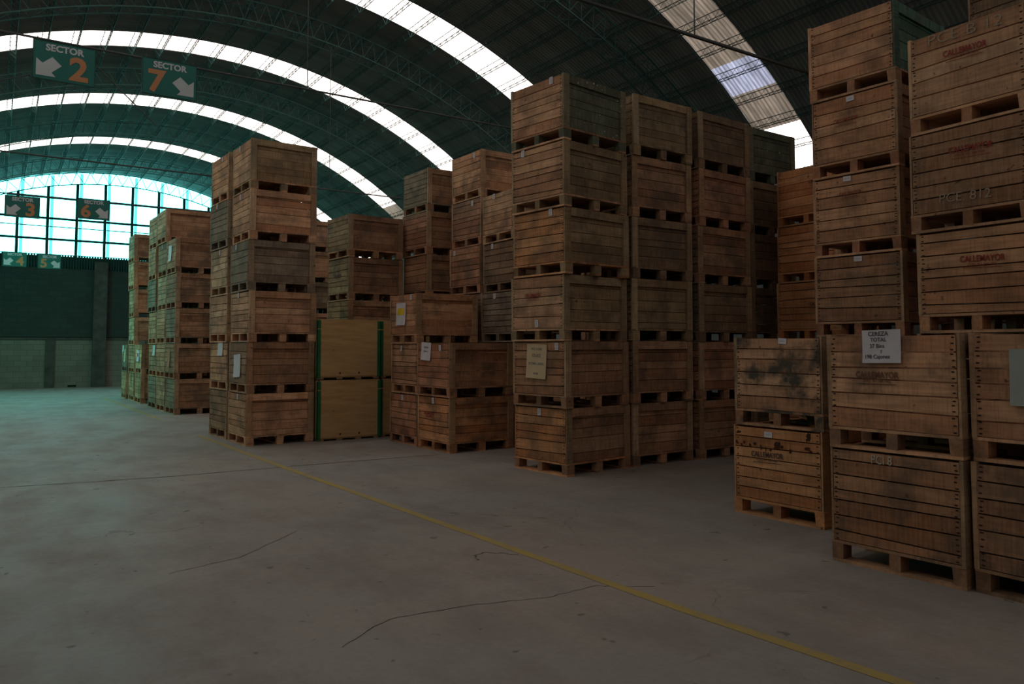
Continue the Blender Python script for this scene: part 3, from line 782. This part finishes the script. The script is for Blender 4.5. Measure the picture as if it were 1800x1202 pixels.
note(('H3', 2), .7, .75, .28, .26, PAPER, 0)
note(('H7', 2), .3, .8, .24, .2, PAPER, 0)
note(('H7', 2), .7, .5, .3, .4, TAN, 0)

stamp(BINS['A0', 1], STAMP_D, .40, .60, 1.15, radians(-1))
stamp(BINS['A1', 2], STAMP_F, .40, .545, 1.05, 0)
stamp(BINS['B2', 3], STAMP_R, .56, .60, 1.15, radians(2))
stamp(BINS['B2', 4], STAMP_R, .54, .68, 1.15, radians(2))
stamp(BINS['B2', 5], STAMP_R, .50, .64, 1.15, radians(2))
stamp(BINS['B1', 5], STAMP_P, .42, .60, .9, 0)
stamp(BINS['B1', 4], STAMP_P, .45, .70, .8, 0)
stamp(BINS['C1', 5], STAMP_D, .72, .62, 1.0, 0)
stamp(BINS['C1', 3], STAMP_D, .72, .50, 1.0, 0)
stamp(BINS['D1', 3], STAMP_R, .42, .62, .95, radians(2))
stamp(BINS['E1', 1], STAMP_R, .36, .58, 1.0, 0)
stamp(BINS['E6', 4], STAMP_D, .5, .48, 1.0, 0)
letter(BINS['A1', 1], 'PCI 8', .085, CHALKB, .42, .91, 'chalk_lettering', .0005, 0, wsc=.8)
letter(BINS['B2', 4], 'PCE. 812', .10, CHALK, .48, .14, 'chalk_lettering', -.0006, radians(2), wsc=1.1)
letter(BINS['B2', 5], 'PCE B 12', .12, CHALK, .50, .88, 'chalk_lettering', -.001, radians(2), wsc=1.3)

# ------------------------------------------------------------------ plywood bins with green steel corner posts
PD, PWD, PH = 1.05, 1.08, .985          # Y depth, X width, height
def ply_bin(x, y, z, label, rz=0.0, sc=1.0):
    o = thing('plywood_bin', label, 'bin', (x, y, z), rz, 'plywood bins with green posts'); o.scale = (sc, sc, 1)
    hx, hy = PWD / 2, PD / 2
    for s in (-1, 1):
        mb = MB(); ya, yb = sorted((s * hy, s * (hy - .018))); mb.box(-hx + .03, hx - .03, ya, yb, .05, PH - .012, PLY)
        for xx in (-.16, .17): 
            mb.box(xx - .012, xx + .012, s * hy - .0015, s * hy + .0015, .085, .115, BLACK)
        link('plywood_panel', mb.mesh('plywood_panel'), o)
        mb = MB(); xa, xb = sorted((s * hx, s * (hx - .018))); mb.box(xa, xb, -hy + .03, hy - .03, .05, PH - .012, PLY); link('plywood_panel', mb.mesh('plywood_panel'), o)
        for t in (-1, 1):
            mb = MB(); x0, x1 = sorted((s * (hx + .006), s * (hx - .05))); y0, y1 = sorted((t * (hy + .006), t * (hy - .0)))
            mb.box(x0, x1, y0, y1, .03, PH - .03, POSTG)
            x0, x1 = sorted((s * (hx + .006), s * hx)); y0, y1 = sorted((t * (hy + .006), t * (hy - .05)))
            mb.box(x0, x1, y0, y1, .03, PH - .03, POSTG)
            link('corner_post', mb.mesh('corner_post'), o)
            mb = MB(); xa, xb = sorted((s * (hx - .052), s * (hx + .007)))
            for zz in (PH * .82,): mb.box(xa, xb, t * (hy + .0065) - .001, t * (hy + .0065) + .001, zz, zz + .012, PLY)
            link('nail_strip', mb.mesh('nail_strip'), o)
    mb = MB(); mb.box(-hx + .01, hx - .01, -hy + .01, hy - .01, .03, .05, PLY); link('deck', mb.mesh('deck'), o)
    for k in range(4):
        xx = -hx + .06 + (2 * hx - .12) * k / 3
        mb = MB(); mb.box(xx - .05, xx + .05, -hy + .01, hy - .01, 0, .03, WY); sk = link('skid_board', mb.mesh('skid'), o); sk.color = (.3, .2, .12, .3)
    return o
ply_bin(4.84, 12.50, 0, 'bottom plywood bin beside the near left stack of wooden bins', 0)
ply_bin(4.83, 12.51, PH, 'top plywood bin beside the near left stack of wooden bins', 0)
ply_bin(5.915, 12.53, 0, 'bottom plywood bin mostly hidden behind the three-high wooden stack', 0, .95)
ply_bin(5.915, 12.53, PH, 'top plywood bin mostly hidden behind the three-high wooden stack', 0, .95)

# dark rot patches eaten into the two upper boards of the orange bin
ROT = flat('rotten_wood', (.07, .028, .014), .9, vary=.3)
rr = random.Random(5); ob = BINS['A0', 1]
for (u, v, a, b) in ((.07, .90, .022, .012), (.86, .93, .024, .035), (.84, .885, .012, .014), (.04, .76, .012, .012), (.13, .765, .012, .014), (.10, .72, .012, .016), (.20, .73, .010, .018), (.26, .76, .016, .012),
                     (.33, .72, .006, .024), (.385, .71, .007, .026), (.44, .70, .012, .014), (.52, .78, .034, .03), (.50, .73, .02, .016), (.57, .76, .014, .016), (.66, .71, .014, .018), (.84, .77, .028, .018), (.88, .74, .014, .012)):
    y, z = uv(u, v); mb = MB(); n = 11
    P = [(-BD / 2 - .0045, y + a * cos(2 * pi * i / n) * rr.uniform(.5, 1.25), z + b * sin(2 * pi * i / n) * rr.uniform(.5, 1.25)) for i in range(n)]
    mb.poly(P + [(p[0] + .004, p[1], p[2]) for p in P], [tuple(range(n))] + [(i, i + n, (i + 1) % n + n, (i + 1) % n) for i in range(n)], ROT)
    link('rot_patch', mb.mesh('rot_patch'), ob)

# pale paint specks on the green-grey side of the top corner bin
SPECK = flat('pale_paint', (.45, .48, .44), .8)
ob = BINS['D1', 6]
for (u, z, a) in ((.22, .72, .010), (.36, .76, .012), (.47, .775, .014), (.52, .765, .009), (.60, .73, .008), (.88, .66, .009), (.92, .60, .012), (.90, .52, .008), (.58, .41, .009), (.34, .26, .008), (.66, .22, .010), (.80, .17, .009), (.86, .21, .010)):
    mb = MB(); x = -BD / 2 + u * BD; yy = -BW / 2 + (.018 if .1 < u < .9 and z < .69 else -.003); n = 8
    P = [(x + a * cos(2 * pi * i / n) * rr.uniform(.6, 1.2), yy, z + a * sin(2 * pi * i / n) * rr.uniform(.6, 1.2)) for i in range(n)]
    mb.poly(P + [(p[0], p[1] + .012, p[2]) for p in P], [tuple(range(n))] + [(i, i + n, (i + 1) % n + n, (i + 1) % n) for i in range(n)], SPECK)
    link('paint_speck', mb.mesh('paint_speck'), ob)
